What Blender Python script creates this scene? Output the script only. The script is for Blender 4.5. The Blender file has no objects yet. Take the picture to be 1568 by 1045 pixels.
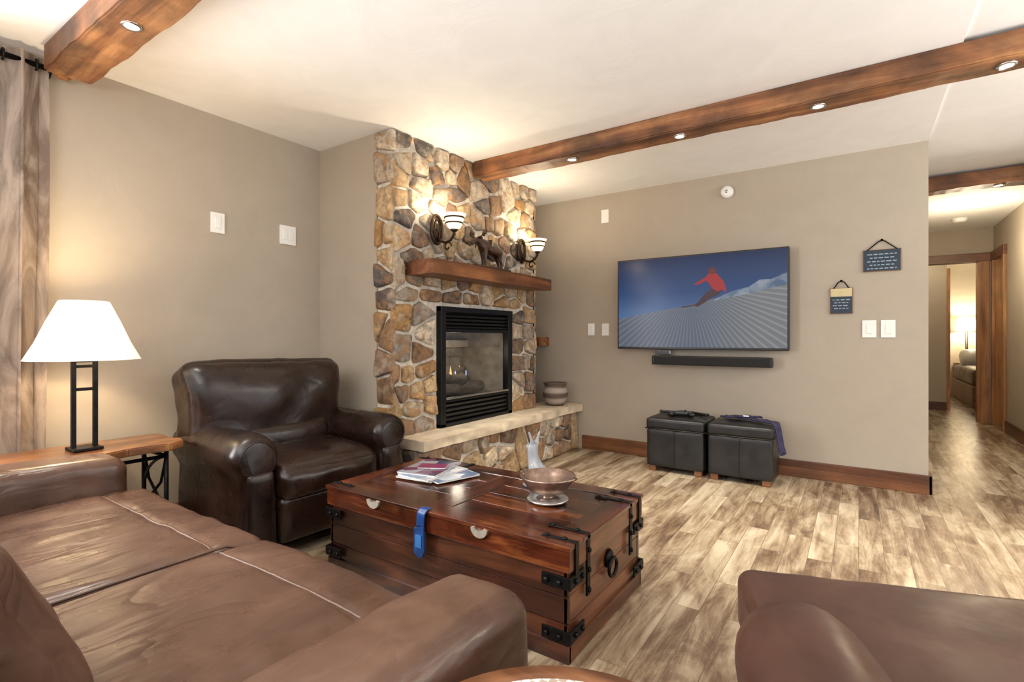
import bpy, bmesh, math, random
from mathutils import Vector, Matrix, noise, Euler
random.seed(7)
scene = bpy.context.scene
COL = scene.collection
R = math.radians

# ------------------------------------------------------------------ materials
def new_mat(name):
    m = bpy.data.materials.new(name); m.use_nodes = True
    nt = m.node_tree
    return m, nt, nt.nodes['Principled BSDF']
def nd(nt, typ, **kw):
    n = nt.nodes.new(typ)
    for k, v in kw.items():
        if k in n.inputs: n.inputs[k].default_value = v
        else: setattr(n, k, v)
    return n
def ramp(nt, src, stops):
    r = nt.nodes.new('ShaderNodeValToRGB'); e = r.color_ramp.elements
    while len(e) < len(stops): e.new(0.5)
    for i, (p, c) in enumerate(stops):
        e[i].position = p; e[i].color = (c[0], c[1], c[2], 1)
    nt.links.new(src, r.inputs['Fac']); return r.outputs['Color']
def mixc(nt, fac, a, b, mode='MIX'):
    m = nt.nodes.new('ShaderNodeMix'); m.data_type = 'RGBA'; m.blend_type = mode
    for s, v in ((0, fac), (6, a), (7, b)):
        if isinstance(v, bpy.types.NodeSocket): nt.links.new(v, m.inputs[s])
        else: m.inputs[s].default_value = v if s == 0 else (v[0], v[1], v[2], 1)
    return m.outputs[2]
def coords(nt, scale=(1, 1, 1), rot=(0, 0, 0), kind='Object'):
    tc = nt.nodes.new('ShaderNodeTexCoord'); mp = nt.nodes.new('ShaderNodeMapping')
    mp.inputs['Scale'].default_value = scale; mp.inputs['Rotation'].default_value = rot
    nt.links.new(tc.outputs[kind], mp.inputs['Vector']); return mp.outputs['Vector']
def tex_noise(nt, vec, scale, detail=6, rough=.55, dist=0):
    n = nd(nt, 'ShaderNodeTexNoise', Scale=scale, Detail=detail, Roughness=rough, Distortion=dist)
    nt.links.new(vec, n.inputs['Vector']); return n.outputs['Fac']
def bump(nt, b, h, strength=.3, dist=.01, prev=None):
    n = nd(nt, 'ShaderNodeBump', Strength=strength, Distance=dist)
    nt.links.new(h, n.inputs['Height'])
    if prev: nt.links.new(prev, n.inputs['Normal'])
    nt.links.new(n.outputs['Normal'], b.inputs['Normal']); return n.outputs['Normal']
def plain(name, col, rough=.5, metal=0, var=.12, nscale=12, bstr=.08, emit=None, es=0, coat=0):
    m, nt, b = new_mat(name)
    v = coords(nt); f = tex_noise(nt, v, nscale)
    c = ramp(nt, f, [(.3, [x*(1-var) for x in col]), (.7, [min(1, x*(1+var)) for x in col])])
    nt.links.new(c, b.inputs['Base Color'])
    b.inputs['Roughness'].default_value = rough; b.inputs['Metallic'].default_value = metal
    if coat: b.inputs['Coat Weight'].default_value = coat
    if bstr: bump(nt, b, f, bstr, .004)
    if emit:
        b.inputs['Emission Color'].default_value = (*emit, 1); b.inputs['Emission Strength'].default_value = es
    return m
def wood(name, c, axis=0, scale=9, stretch=.08, rough=.4, bstr=.3, patch=.6, coat=0):
    m, nt, b = new_mat(name)
    s = [1, 1, 1]; s[axis] = stretch
    v = coords(nt, s); f = tex_noise(nt, v, scale, 10, .65, .6)
    col = ramp(nt, f, [(.3, c[0]), (.5, c[1]), (.72, c[2])])
    v2 = coords(nt, [1, 1, 1]); g = tex_noise(nt, v2, 2.6, 4, .6, .4)
    d = ramp(nt, g, [(.35, (1-patch,)*3), (.62, (1.0,)*3)])
    col = mixc(nt, 1.0, col, d, 'MULTIPLY')
    nt.links.new(col, b.inputs['Base Color'])
    b.inputs['Roughness'].default_value = rough
    if coat: b.inputs['Coat Weight'].default_value = coat; b.inputs['Coat Roughness'].default_value = .12
    bump(nt, b, f, bstr, .004); return m
def leather(name, c1, c2, rough=.3, wscale=5, wstr=.5, wst=(1, 1, 1), crease=0):
    m, nt, b = new_mat(name)
    v = coords(nt)
    f = tex_noise(nt, v, 3.5, 5, .6, .5)
    col = ramp(nt, f, [(.32, c1), (.68, c2)])
    nt.links.new(col, b.inputs['Base Color'])
    r = tex_noise(nt, v, 9, 3); rr = ramp(nt, r, [(.3, (rough*.8,)*3), (.7, (rough*1.35,)*3)])
    nt.links.new(rr, b.inputs['Roughness'])
    v2 = coords(nt, wst); w = tex_noise(nt, v2, wscale, 3, .5, .5)
    n1 = bump(nt, b, w, wstr, .03)
    if crease:
        w2 = tex_noise(nt, v2, wscale*.7, 2, .45, 1.0)
        rg = ramp(nt, w2, [(.36, (1,)*3), (.46, (.6,)*3), (.5, (0,)*3), (.54, (.6,)*3), (.64, (1,)*3)])
        n1 = bump(nt, b, rg, crease, .012, n1)
    vo = nd(nt, 'ShaderNodeTexVoronoi', Scale=260.0); nt.links.new(v, vo.inputs['Vector'])
    bump(nt, b, vo.outputs['Distance'], .08, .001, n1)
    return m

M = {}
def wall_mat(name, col):
    m, nt, b = new_mat(name)
    v = coords(nt); f = tex_noise(nt, v, 3.5, 6, .6, .8); g = tex_noise(nt, v, 14, 4)
    nt.links.new(ramp(nt, f, [(.3, [x*.96 for x in col]), (.7, [x*1.03 for x in col])]), b.inputs['Base Color'])
    b.inputs['Roughness'].default_value = .7
    n1 = bump(nt, b, f, .25, .015); bump(nt, b, g, .08, .006, n1); return m
M['wall'] = wall_mat('wall_plaster_greige', (.42, .36, .285))
M['ceil'] = wall_mat('ceiling_plaster', (.90, .89, .87))
M['cream'] = wall_mat('bedroom_plaster', (.7, .6, .45))
BE = [(.080, .025, .008), (.30, .115, .038), (.60, .30, .12)]
M['beam'] = wood('beam_wood', BE, 0, 11, .07, .5, .9, .72)
M['beamY'] = wood('mantel_wood', [(.06, .018, .007), (.19, .065, .022), (.36, .145, .05)], 1, 10, .08, .4, .5, .5)
M['base'] = wood('baseboard_wood', [(.06, .019, .008), (.17, .062, .024), (.28, .115, .045)], 0, 14, .06, .4, .2, .4)
M['baseY'] = wood('baseboard_wood_y', [(.06, .019, .008), (.17, .062, .024), (.28, .115, .045)], 1, 14, .06, .4, .2, .4)
M['doorw'] = wood('door_casing_wood', [(.22, .09, .03), (.45, .21, .08), (.62, .35, .16)], 2, 14, .06, .4, .2, .3)
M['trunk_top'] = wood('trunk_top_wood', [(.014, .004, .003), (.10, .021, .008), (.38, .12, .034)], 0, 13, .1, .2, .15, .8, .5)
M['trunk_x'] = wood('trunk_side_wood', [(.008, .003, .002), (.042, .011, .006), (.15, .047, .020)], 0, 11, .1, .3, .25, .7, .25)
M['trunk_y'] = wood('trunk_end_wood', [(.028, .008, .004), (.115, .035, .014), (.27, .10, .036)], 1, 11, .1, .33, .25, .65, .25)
M['tablew'] = wood('table_live_edge_wood', [(.09, .03, .011), (.28, .11, .038), (.52, .27, .11)], 1, 9, .15, .3, .2, .5, .3)
M['iron'] = plain('wrought_iron', (.012, .011, .011), .45, .8, .4, 30, .3)
M['bronze'] = plain('oiled_bronze', (.05, .03, .018), .4, .8, .4, 30, .3)
M['carved'] = wood('carved_dark_wood', [(.015, .007, .004), (.06, .028, .014), (.13, .065, .03)], 1, 20, .3, .45, .3, .3)
M['black'] = plain('black_plastic', (.008, .008, .009), .3, 0, .2, 20, 0)
M['blackmetal'] = plain('black_enamel_metal', (.006, .006, .007), .35, .3, .2, 20, .05)
M['plate'] = plain('switch_plate_plastic', (.85, .84, .8), .35, 0, .03, 5, 0)
M['chrome'] = plain('brushed_steel', (.6, .6, .6), .25, 1, .1, 40, 0)
M['dark_leather'] = leather('dark_leather', (.006, .003, .002), (.026, .011, .007), .27, 4, .25, crease=.08)
M['sofa_leather'] = leather('brown_leather', (.056, .026, .016), (.115, .060, .039), .29, 8, .38, (1, .28, 1), .16)
M['chaise_leather'] = leather('chaise_leather', (.042, .017, .011), (.088, .038, .026), .36, 5, .15)
M['black_leather'] = leather('black_leather', (.007, .006, .006), (.016, .015, .015), .40, 6, .12)
M['stitch'] = plain('leather_seam', (.125, .072, .050), .5, 0, .2, 60, .2)
M['seamdark'] = plain('leather_seam_dark', (.012, .006, .005), .4, 0, .2, 60, .2)

def floor_mat():
    m, nt, b = new_mat('floor_weathered_planks')
    tc = nt.nodes.new('ShaderNodeTexCoord'); sx = nt.nodes.new('ShaderNodeSeparateXYZ'); cx = nt.nodes.new('ShaderNodeCombineXYZ')
    nt.links.new(tc.outputs['Object'], sx.inputs[0])
    nt.links.new(sx.outputs['Y'], cx.inputs['X']); nt.links.new(sx.outputs['X'], cx.inputs['Y'])
    br = nd(nt, 'ShaderNodeTexBrick', Scale=1.0); br.offset = .37; br.offset_frequency = 2
    br.inputs['Color1'].default_value = (0, 0, 0, 1); br.inputs['Color2'].default_value = (1, 1, 1, 1)
    br.inputs['Mortar'].default_value = (.5, .5, .5, 1)
    br.inputs['Mortar Size'].default_value = .0010; br.inputs['Brick Width'].default_value = .8; br.inputs['Row Height'].default_value = .105
    nt.links.new(cx.outputs[0], br.inputs['Vector'])
    off = nt.nodes.new('ShaderNodeVectorMath'); off.operation = 'MULTIPLY_ADD'
    nt.links.new(br.outputs['Color'], off.inputs[0]); off.inputs[1].default_value = (17, 5, 9); nt.links.new(cx.outputs[0], off.inputs[2])
    mp = nt.nodes.new('ShaderNodeMapping'); mp.inputs['Scale'].default_value = (.18, 1.9, 1); nt.links.new(off.outputs[0], mp.inputs['Vector'])
    g = tex_noise(nt, mp.outputs[0], 9, 10, .72, .6)
    mp2 = nt.nodes.new('ShaderNodeMapping'); mp2.inputs['Scale'].default_value = (.5, 1.4, 1); nt.links.new(off.outputs[0], mp2.inputs['Vector'])
    p = tex_noise(nt, mp2.outputs[0], 4, 6, .65, 1.0)
    a = nd(nt, 'ShaderNodeMath', operation='MULTIPLY_ADD'); nt.links.new(br.outputs['Color'], a.inputs[0]); a.inputs[1].default_value = .24
    nt.links.new(g, a.inputs[2])
    a2 = nd(nt, 'ShaderNodeMath', operation='MULTIPLY_ADD'); nt.links.new(p, a2.inputs[0]); a2.inputs[1].default_value = 1.0; nt.links.new(a.outputs[0], a2.inputs[2])
    dv = nd(nt, 'ShaderNodeMath', operation='MULTIPLY'); nt.links.new(a2.outputs[0], dv.inputs[0]); dv.inputs[1].default_value = .66
    col = ramp(nt, dv.outputs[0], [(.51, (.050, .029, .017)), (.64, (.145, .092, .055)), (.74, (.26, .19, .12)), (.90, (.46, .385, .27))])
    col = mixc(nt, br.outputs['Fac'], col, (.10, .07, .045))
    nt.links.new(col, b.inputs['Base Color']); b.inputs['Roughness'].default_value = .27
    n1 = bump(nt, b, g, .2, .003)
    inv = nd(nt, 'ShaderNodeMath', operation='SUBTRACT'); inv.inputs[0].default_value = 1; nt.links.new(br.outputs['Fac'], inv.inputs[1])
    bump(nt, b, inv.outputs[0], .3, .002, n1); return m
M['floor'] = floor_mat()

def stone_mat():
    m, nt, b = new_mat('fieldstone')
    at = nt.nodes.new('ShaderNodeAttribute'); at.attribute_name = 'Col'
    v = coords(nt); f = tex_noise(nt, v, 20, 9, .72, .6); g = tex_noise(nt, v, 9, 7, .7, 1.0)
    mul = ramp(nt, f, [(.32, (.28, .25, .23)), (.48, (.9, .9, .9)), (.68, (1.6, 1.5, 1.38))])
    c = mixc(nt, 1.0, at.outputs['Color'], mul, 'MULTIPLY')
    fac = ramp(nt, g, [(.49, (0, 0, 0)), (.61, (.75,)*3)])
    c = mixc(nt, fac, c, (.36, .185, .065))
    h = tex_noise(nt, v, 7, 6, .65); fh = ramp(nt, h, [(.54, (0, 0, 0)), (.66, (.65,)*3)])
    c = mixc(nt, fh, c, (.56, .48, .36))
    nt.links.new(c, b.inputs['Base Color']); b.inputs['Roughness'].default_value = .65
    n1 = bump(nt, b, f, .8, .012); bump(nt, b, g, .6, .02, n1); return m
M['stone'] = stone_mat()
M['mortar'] = plain('mortar', (.60, .55, .47), .9, 0, .28, 22, .9)
M['slab'] = plain('hearth_sandstone', (.62, .51, .37), .6, 0, .22, 9, .5)

def fabric_curtain():
    m, nt, b = new_mat('curtain_fabric')
    v = coords(nt, (1, 1, .25)); f = tex_noise(nt, v, 9, 6, .6, 1.5)
    c = ramp(nt, f, [(.35, (.24, .175, .13)), (.6, (.60, .50, .42))])
    nt.links.new(c, b.inputs['Base Color']); b.inputs['Roughness'].default_value = .4
    b.inputs['Sheen Weight'].default_value = .3
    tr = nt.nodes.new('ShaderNodeBsdfTranslucent'); nt.links.new(c, tr.inputs['Color'])
    mx = nt.nodes.new('ShaderNodeMixShader'); mx.inputs[0].default_value = .6
    out = nt.nodes['Material Output']
    nt.links.new(b.outputs[0], mx.inputs[1]); nt.links.new(tr.outputs[0], mx.inputs[2]); nt.links.new(mx.outputs[0], out.inputs['Surface'])
    bump(nt, b, tex_noise(nt, coords(nt), 90, 3), .2, .002)
    return m
M['curtain'] = fabric_curtain()
def shade_mat(name, col, es):
    m, nt, b = new_mat(name)
    b.inputs['Base Color'].default_value = (*col, 1); b.inputs['Roughness'].default_value = .8
    b.inputs['Emission Color'].default_value = (1, .88, .70, 1); b.inputs['Emission Strength'].default_value = es
    f = tex_noise(nt, coords(nt), 60, 3); bump(nt, b, f, .1, .001)
    tr = nt.nodes.new('ShaderNodeBsdfTranslucent'); tr.inputs['Color'].default_value = (1, .93, .8, 1)
    mx = nt.nodes.new('ShaderNodeMixShader'); mx.inputs[0].default_value = .35
    nt.links.new(b.outputs[0], mx.inputs[1]); nt.links.new(tr.outputs[0], mx.inputs[2])
    nt.links.new(mx.outputs[0], nt.nodes['Material Output'].inputs['Surface']); return m
M['shade'] = shade_mat('lamp_shade_linen', (.92, .89, .82), .2)
M['alab'] = shade_mat('alabaster_glass', (.9, .84, .72), .9)
def emis(name, col, s):
    m, nt, b = new_mat(name); b.inputs['Base Color'].default_value = (*col, 1)
    b.inputs['Emission Color'].default_value = (*col, 1); b.inputs['Emission Strength'].default_value = s; return m
M['bulb'] = emis('led_bulb', (1, .93, .8), 25)
def glass(name, col=(1, 1, 1), rough=.02, alpha=.15):
    m, nt, b = new_mat(name)
    gl = nt.nodes.new('ShaderNodeBsdfGlossy'); gl.inputs['Roughness'].default_value = rough
    tp = nt.nodes.new('ShaderNodeBsdfTransparent'); tp.inputs['Color'].default_value = (*col, 1)
    mx = nt.nodes.new('ShaderNodeMixShader'); mx.inputs[0].default_value = alpha
    nt.links.new(tp.outputs[0], mx.inputs[1]); nt.links.new(gl.outputs[0], mx.inputs[2])
    nt.links.new(mx.outputs[0], nt.nodes['Material Output'].inputs['Surface']); return m
M['glass'] = glass('fireplace_glass', (.72, .76, .80), .03, .12)

# ------------------------------------------------------------------ geometry helpers
def group(name, loc=(0, 0, 0), rz=0, world=True):
    e = bpy.data.objects.new(name, None); e.empty_display_size = .1
    e.location = loc; e.rotation_euler = (0, 0, rz); COL.objects.link(e)
    e['w'] = 1 if world else 0
    return e
def link(name, me, mat, parent=None, smooth=False):
    o = bpy.data.objects.new(name, me); COL.objects.link(o)
    if mat: me.materials.append(mat)
    if smooth:
        for p in me.polygons: p.use_smooth = True
    if parent:
        o.parent = parent
        if parent.get('w'): me.transform(Matrix.Translation(-Vector(parent.location)))
    return o
def from_bm(name, bm, mat, parent=None, smooth=False):
    bmesh.ops.recalc_face_normals(bm, faces=bm.faces)
    me = bpy.data.meshes.new(name); bm.to_mesh(me); bm.free()
    return link(name, me, mat, parent, smooth)
def mesh_obj(name, vs, fs, mat, parent=None, smooth=False):
    me = bpy.data.meshes.new(name); me.from_pydata([tuple(v) for v in vs], [], fs); me.update()
    return link(name, me, mat, parent, smooth)
def box(name, x0, x1, y0, y1, z0, z1, mat, parent=None, bev=0, seg=2, rot=None, smooth=False):
    bm = bmesh.new(); bmesh.ops.create_cube(bm, size=1)
    c = Vector(((x0+x1)/2, (y0+y1)/2, (z0+z1)/2))
    for v in bm.verts: v.co = Vector((v.co.x*(x1-x0), v.co.y*(y1-y0), v.co.z*(z1-z0)))
    if bev: bmesh.ops.bevel(bm, geom=bm.edges[:], offset=bev, segments=seg, affect='EDGES', profile=.6)
    if rot: bmesh.ops.rotate(bm, verts=bm.verts, cent=(0, 0, 0), matrix=Euler(rot).to_matrix())
    bmesh.ops.translate(bm, verts=bm.verts, vec=c)
    return from_bm(name, bm, mat, parent, smooth)
def rbox(name, c, half, r, mat, parent=None, n=16, puff=(0, 0, 0), wr=0, wsc=5, rot=None, seed=0, fn=None, ws=(1, 1, 1)):
    bm = bmesh.new(); bmesh.ops.create_cube(bm, size=2)
    bmesh.ops.subdivide_edges(bm, edges=bm.edges[:], cuts=n, use_grid_fill=True)
    h = Vector(half); rm = Euler(rot).to_matrix() if rot else None
    for v in bm.verts:
        p = Vector([math.sin(max(-1, min(1, a))*math.pi/2) for a in v.co])
        q = Vector((p.x*h.x, p.y*h.y, p.z*h.z))
        inn = Vector([max(-(h[i]-r), min(h[i]-r, q[i])) for i in range(3)])
        d = q-inn
        if d.length > 1e-6: q = inn+d.normalized()*r
        q.z += puff[2]*(1-p.x**2)*(1-p.y**2)*p.z
        q.y += puff[1]*(1-p.x**2)*(1-p.z**2)*p.y
        q.x += puff[0]*(1-p.y**2)*(1-p.z**2)*p.x
        if fn: q = fn(p, q)
        if wr:
            s = Vector((q.x*ws[0], q.y*ws[1], q.z*ws[2]))*wsc+Vector((seed*3.1, seed*1.7, seed))
            q += noise.noise_vector(s)*wr + noise.noise_vector(s*2.7)*wr*.45
        if rm: q = rm @ q
        v.co = q+Vector(c)
    return from_bm(name, bm, mat, parent, True)
def lathe(name, prof, c, mat, parent=None, seg=40, sx=1, sy=1, rot=None, smooth=True):
    vs = []; fs = []; n = len(prof); rm = Euler(rot).to_matrix() if rot else None
    for i in range(seg):
        a = 2*math.pi*i/seg
        for r, z in prof:
            p = Vector((r*math.cos(a)*sx, r*math.sin(a)*sy, z))
            if rm: p = rm @ p
            vs.append(p+Vector(c))
    for i in range(seg):
        j = (i+1) % seg
        for k in range(n-1):
            fs.append((i*n+k, j*n+k, j*n+k+1, i*n+k+1))
    bm = bmesh.new(); me = bpy.data.meshes.new('t'); me.from_pydata(vs, [], fs); bm.from_mesh(me); bpy.data.meshes.remove(me)
    bmesh.ops.remove_doubles(bm, verts=bm.verts, dist=1e-5)
    return from_bm(name, bm, mat, parent, smooth)
def tube(name, pts, r, mat, parent=None, seg=10, closed=False, rad=None):
    P = [Vector(p) for p in pts]; n = len(P); vs = []; fs = []
    prev = None
    for i in range(n):
        if closed: t = (P[(i+1) % n]-P[i-1])
        else: t = (P[min(i+1, n-1)]-P[max(i-1, 0)])
        t.normalize()
        if prev is None:
            u = t.orthogonal().normalized()
        else:
            u = (prev-t*prev.dot(t))
            u = u.normalized() if u.length > 1e-6 else t.orthogonal().normalized()
        prev = u; w = t.cross(u); rr = rad[i] if rad else r
        for k in range(seg):
            a = 2*math.pi*k/seg; vs.append(P[i]+(u*math.cos(a)+w*math.sin(a))*rr)
    m = n if closed else n-1
    for i in range(m):
        j = (i+1) % n
        for k in range(seg):
            l = (k+1) % seg; fs.append((i*seg+k, i*seg+l, j*seg+l, j*seg+k))
    if not closed:
        fs.append(tuple(range(seg))[::-1]); fs.append(tuple((n-1)*seg+k for k in range(seg)))
    return mesh_obj(name, vs, fs, mat, parent, True)
def prism(name, poly, axis, a0, a1, mat, parent=None, bev=0, smooth=False):
    def P(s, t, a):
        return {'x': (a, s, t), 'y': (s, a, t), 'z': (s, t, a)}[axis]
    n = len(poly); vs = [P(s, t, a0) for s, t in poly]+[P(s, t, a1) for s, t in poly]
    fs = [tuple(range(n))[::-1], tuple(range(n, 2*n))]+[(i, (i+1) % n, n+(i+1) % n, n+i) for i in range(n)]
    bm = bmesh.new(); me = bpy.data.meshes.new('t'); me.from_pydata(vs, [], fs); bm.from_mesh(me); bpy.data.meshes.remove(me)
    if bev: bmesh.ops.bevel(bm, geom=bm.edges[:], offset=bev, segments=2, affect='EDGES')
    return from_bm(name, bm, mat, parent, smooth)
def loft_y(name, poly, ys, mat, parent=None, wr=0, seed=0, centre=None, off=(0, 0)):
    n = len(poly); cx = sum(p[0] for p in poly)/n; cz = sum(p[1] for p in poly)/n
    if centre: cx, cz = centre
    vs = []; fs = []
    for y, ins in ys:
        for x, z in poly:
            d = Vector((x-cx, 0, z-cz)); L = d.length
            p = Vector((cx, y, cz))+d*(max(0, L-ins)/L if L else 0)+Vector((off[0], 0, off[1]))
            if wr: p += noise.noise_vector(p*6+Vector((seed, seed, seed)))*wr
            vs.append(p)
    for i in range(len(ys)-1):
        for k in range(n):
            l = (k+1) % n; fs.append((i*n+k, i*n+l, (i+1)*n+l, (i+1)*n+k))
    fs.append(tuple(range(n))); fs.append(tuple((len(ys)-1)*n+k for k in range(n)))
    bm = bmesh.new(); me = bpy.data.meshes.new('t'); me.from_pydata(vs, [], fs); bm.from_mesh(me); bpy.data.meshes.remove(me)
    return from_bm(name, bm, mat, parent, True)

# ------------------------------------------------------------------ room shell
CH = 2.45
box('floor', -3.4, 3.6, -3.0, 13.2, -.1, 0, M['floor'])
box('ceiling', -3.4, .40, -3.0, 4.67, CH, CH+.12, M['ceil'])
box('ceiling_entry', .40, 3.6, -3.0, 13.2, CH+.02, CH+.14, M['ceil'])
wl = group('wall_left', (-3.33, 1, 0))
box('panel_a', -3.39, -3.27, .42, 2.32, 0, CH, M['wall'], wl)
box('panel_b', -3.39, -3.27, -3.0, -1.7, 0, CH, M['wall'], wl)
box('panel_sill', -3.39, -3.27, -1.7, .42, 0, .35, M['wall'], wl)
box('panel_head', -3.39, -3.27, -1.7, .42, 2.25, CH, M['wall'], wl)
wn = group('window_1', (-3.33, -.64, .35))
for i, (y0, y1, z0, z1) in enumerate([(-1.7, -1.63, .35, 2.25), (.35, .42, .35, 2.25), (-1.7, .42, .35, .42), (-1.7, .42, 2.18, 2.25), (-.68, -.62, .35, 2.25)]):
    box('frame_%d' % i, -3.37, -3.30, y0, y1, z0, z1, M['doorw'], wn, .005)
box('wall_chimney_side', -3.39, -2.66, 2.32, 2.44, 0, CH, M['wall'])
box('wall_recess', -3.39, -3.27, 2.44, 4.67, 0, CH, M['wall'])
box('wall_tv', -3.27, .40, 4.55, 4.67, 0, CH+.02, M['wall'])
box('wall_hall_left', .28, .40, 4.67, 8.7, 0, CH+.02, M['wall'])
wr_ = group('wall_hall_right', (1.46, 6.8, 0))
box('run', 1.40, 1.52, 4.9, 8.08, 0, CH+.02, M['wall'], wr_)
box('head', 1.40, 1.52, 8.08, 8.62, 2.04, CH+.02, M['wall'], wr_)
box('stub', 1.40, 1.52, 8.62, 8.7, 0, CH+.02, M['wall'], wr_)
box('wall_entry', 1.52, 3.6, 4.9, 5.02, 0, CH+.02, M['wall'])
wf = group('wall_hall_end', (.9, 8.76, 0))
box('left', .28, .55, 8.7, 8.82, 0, CH+.02, M['wall'], wf)
box('right', 1.27, 1.52, 8.7, 8.82, 0, CH+.02, M['wall'], wf)
box('head', .55, 1.27, 8.7, 8.82, 2.04, CH+.02, M['wall'], wf)
d1 = group('door_1', (.9, 8.68, 0))
box('casing_left', .46, .55, 8.67, 8.70, 0, 2.14, M['doorw'], d1, .004)
box('casing_right', 1.27, 1.36, 8.67, 8.70, 0, 2.14, M['doorw'], d1, .004)
box('casing_head', .44, 1.38, 8.665, 8.70, 2.04, 2.15, M['base'], d1, .004)
box('jamb_right', 1.25, 1.27, 8.7, 8.82, 0, 2.04, M['doorw'], d1)
d2 = group('door_2', (1.4, 8.35, 0))
box('casing_near', 1.37, 1.40, 8.0, 8.09, 0, 2.14, M['doorw'], d2, .004)
box('casing_far', 1.37, 1.40, 8.6, 8.67, 0, 2.14, M['doorw'], d2, .004)
box('casing_head', 1.365, 1.40, 7.98, 8.67, 2.04, 2.15, M['base'], d2, .004)
box('jamb', 1.40, 1.52, 8.59, 8.62, 0, 2.04, M['doorw'], d2)
box('leaf', 1.46, 1.50, 8.09, 8.59, .01, 2.03, M['doorw'], d2, .005)
box('wall_vestibule', .28, 1.08, 9.9, 10.0, 0, CH+.02, M['wall'])
box('trim_vestibule', 1.08, 1.12, 9.88, 10.02, 0, 2.1, M['doorw'])
box('baseboard_vestibule', .4, 1.08, 9.88, 9.9, 0, .12, M['base'])
box('wall_bedroom_end', .28, 3.6, 12.8, 12.92, 0, CH+.02, M['cream'])
box('wall_bedroom_left', .16, .28, 8.82, 12.92, 0, CH+.02, M['cream'])
box('wall_bedroom_right', 3.48, 3.6, 8.82, 12.8, 0, CH+.02, M['cream'])
box('wall_bedroom_front', 1.52, 3.48, 8.82, 8.94, 0, CH+.02, M['cream'])
bed = group('bed', (2.03, 11.3, 0))
box('frame', 1.42, 2.67, 10.30, 12.30, .0, .34, M['base'], bed, .02)
rbox('mattress', (2.05, 11.3, .46), (.62, .98, .14), .08, M['chaise_leather'], bed, 10)
rbox('pillow', (1.78, 11.95, .70), (.3, .2, .12), .1, M['plate'], bed, 8, (0, 0, .03), rot=(.5, 0, 0))
rbox('pillow_b', (2.35, 11.95, .70), (.27, .2, .12), .1, M['plate'], bed, 8, (0, 0, .03), rot=(.5, 0, 0))
bl = group('bedside_lamp', (1.62, 12.62, 0))
lathe('shade', [(.11, 1.45), (.18, 1.2)], (1.66, 12.6, 0), M['shade'], bl, 24)
lathe('base', [(0, .6), (.07, .6), (.02, .66), (.02, 1.22), (0, 1.22)], (1.66, 12.6, 0), M['bronze'], bl, 16)
box('stand', 1.49, 1.83, 12.45, 12.78, 0, .6, M['base'], bl, .01)

box('baseboard_tv', -2.24, .42, 4.53, 4.55, 0, .13, M['base'], None, .004)
box('baseboard_tv_end', .40, .42, 4.53, 8.7, 0, .13, M['baseY'], None, .004)
box('baseboard_left', -3.27, -3.25, .42, 2.32, 0, .13, M['baseY'], None, .004)
box('baseboard_chimney', -3.25, -2.70, 2.30, 2.32, 0, .13, M['base'], None, .004)
box('baseboard_hall', 1.38, 1.40, 4.9, 8.0, 0, .13, M['baseY'], None, .004)

# ------------------------------------------------------------------ beams
def beam(name, x0, x1, y0, y1, z0, mat, lights=(), energy=135):
    g = group(name, ((x0+x1)/2, (y0+y1)/2, z0))
    bm = bmesh.new(); bmesh.ops.create_cube(bm, size=1)
    bmesh.ops.subdivide_edges(bm, edges=[e for e in bm.edges if abs(e.verts[0].co.x-e.verts[1].co.x) > .5], cuts=110)
    sharp = [e for e in bm.edges if abs(abs(e.verts[0].co.y)-.5) < .01 and abs(abs(e.verts[0].co.z)-.5) < .01 and abs(e.verts[0].co.x-e.verts[1].co.x) > .001]
    for v in bm.verts:
        v.co = Vector(((x0+x1)/2+v.co.x*(x1-x0), (y0+y1)/2+v.co.y*(y1-y0), (z0+CH)/2+v.co.z*(CH-z0)))
    bmesh.ops.bevel(bm, geom=sharp, offset=.007, segments=2, affect='EDGES')
    for v in bm.verts:
        if v.co.z < CH-.02:
            n = noise.noise_vector(v.co*4.0)*.007+noise.noise_vector(v.co*19)*.004
            v.co.y += n.y; v.co.z += n.z
    from_bm('timber', bm, mat, g)
    for i, (lx, ly) in enumerate(lights):
        lathe('trim_ring_%d' % i, [(.026, -.006), (.036, -.006), (.038, .006), (.026, .006)], (lx, ly, z0), M['chrome'], g, 24)
        lathe('bulb_%d' % i, [(0, -.003), (.026, -.003)], (lx, ly, z0-.001), M['bulb'], g, 24)
        L = bpy.data.lights.new(name+'_spot', 'SPOT'); L.energy = energy; L.color = (1, .93, .82); L.spot_size = R(76); L.spot_blend = .9; L.shadow_soft_size = .03
        o = bpy.data.objects.new('beam_downlight', L); COL.objects.link(o); o.location = (lx, ly, z0-.02)
    return g
beam('ceiling_beam', -3.13, 3.5, .75, .93, 2.33, M['beam'], [(-2.4, .84), (-1.3, .84)], 55)
beam('ceiling_beam', -2.47, 3.5, 3.12, 3.29, 2.33, M['beam'], [(-1.657, 3.2), (-.916, 3.2), (-.18, 3.2), (.56, 3.2), (1.3, 3.2)])
beam('ceiling_beam', .40, 1.40, 5.62, 5.79, 2.33, M['beam'], [(.95, 5.7)], 80)

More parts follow.
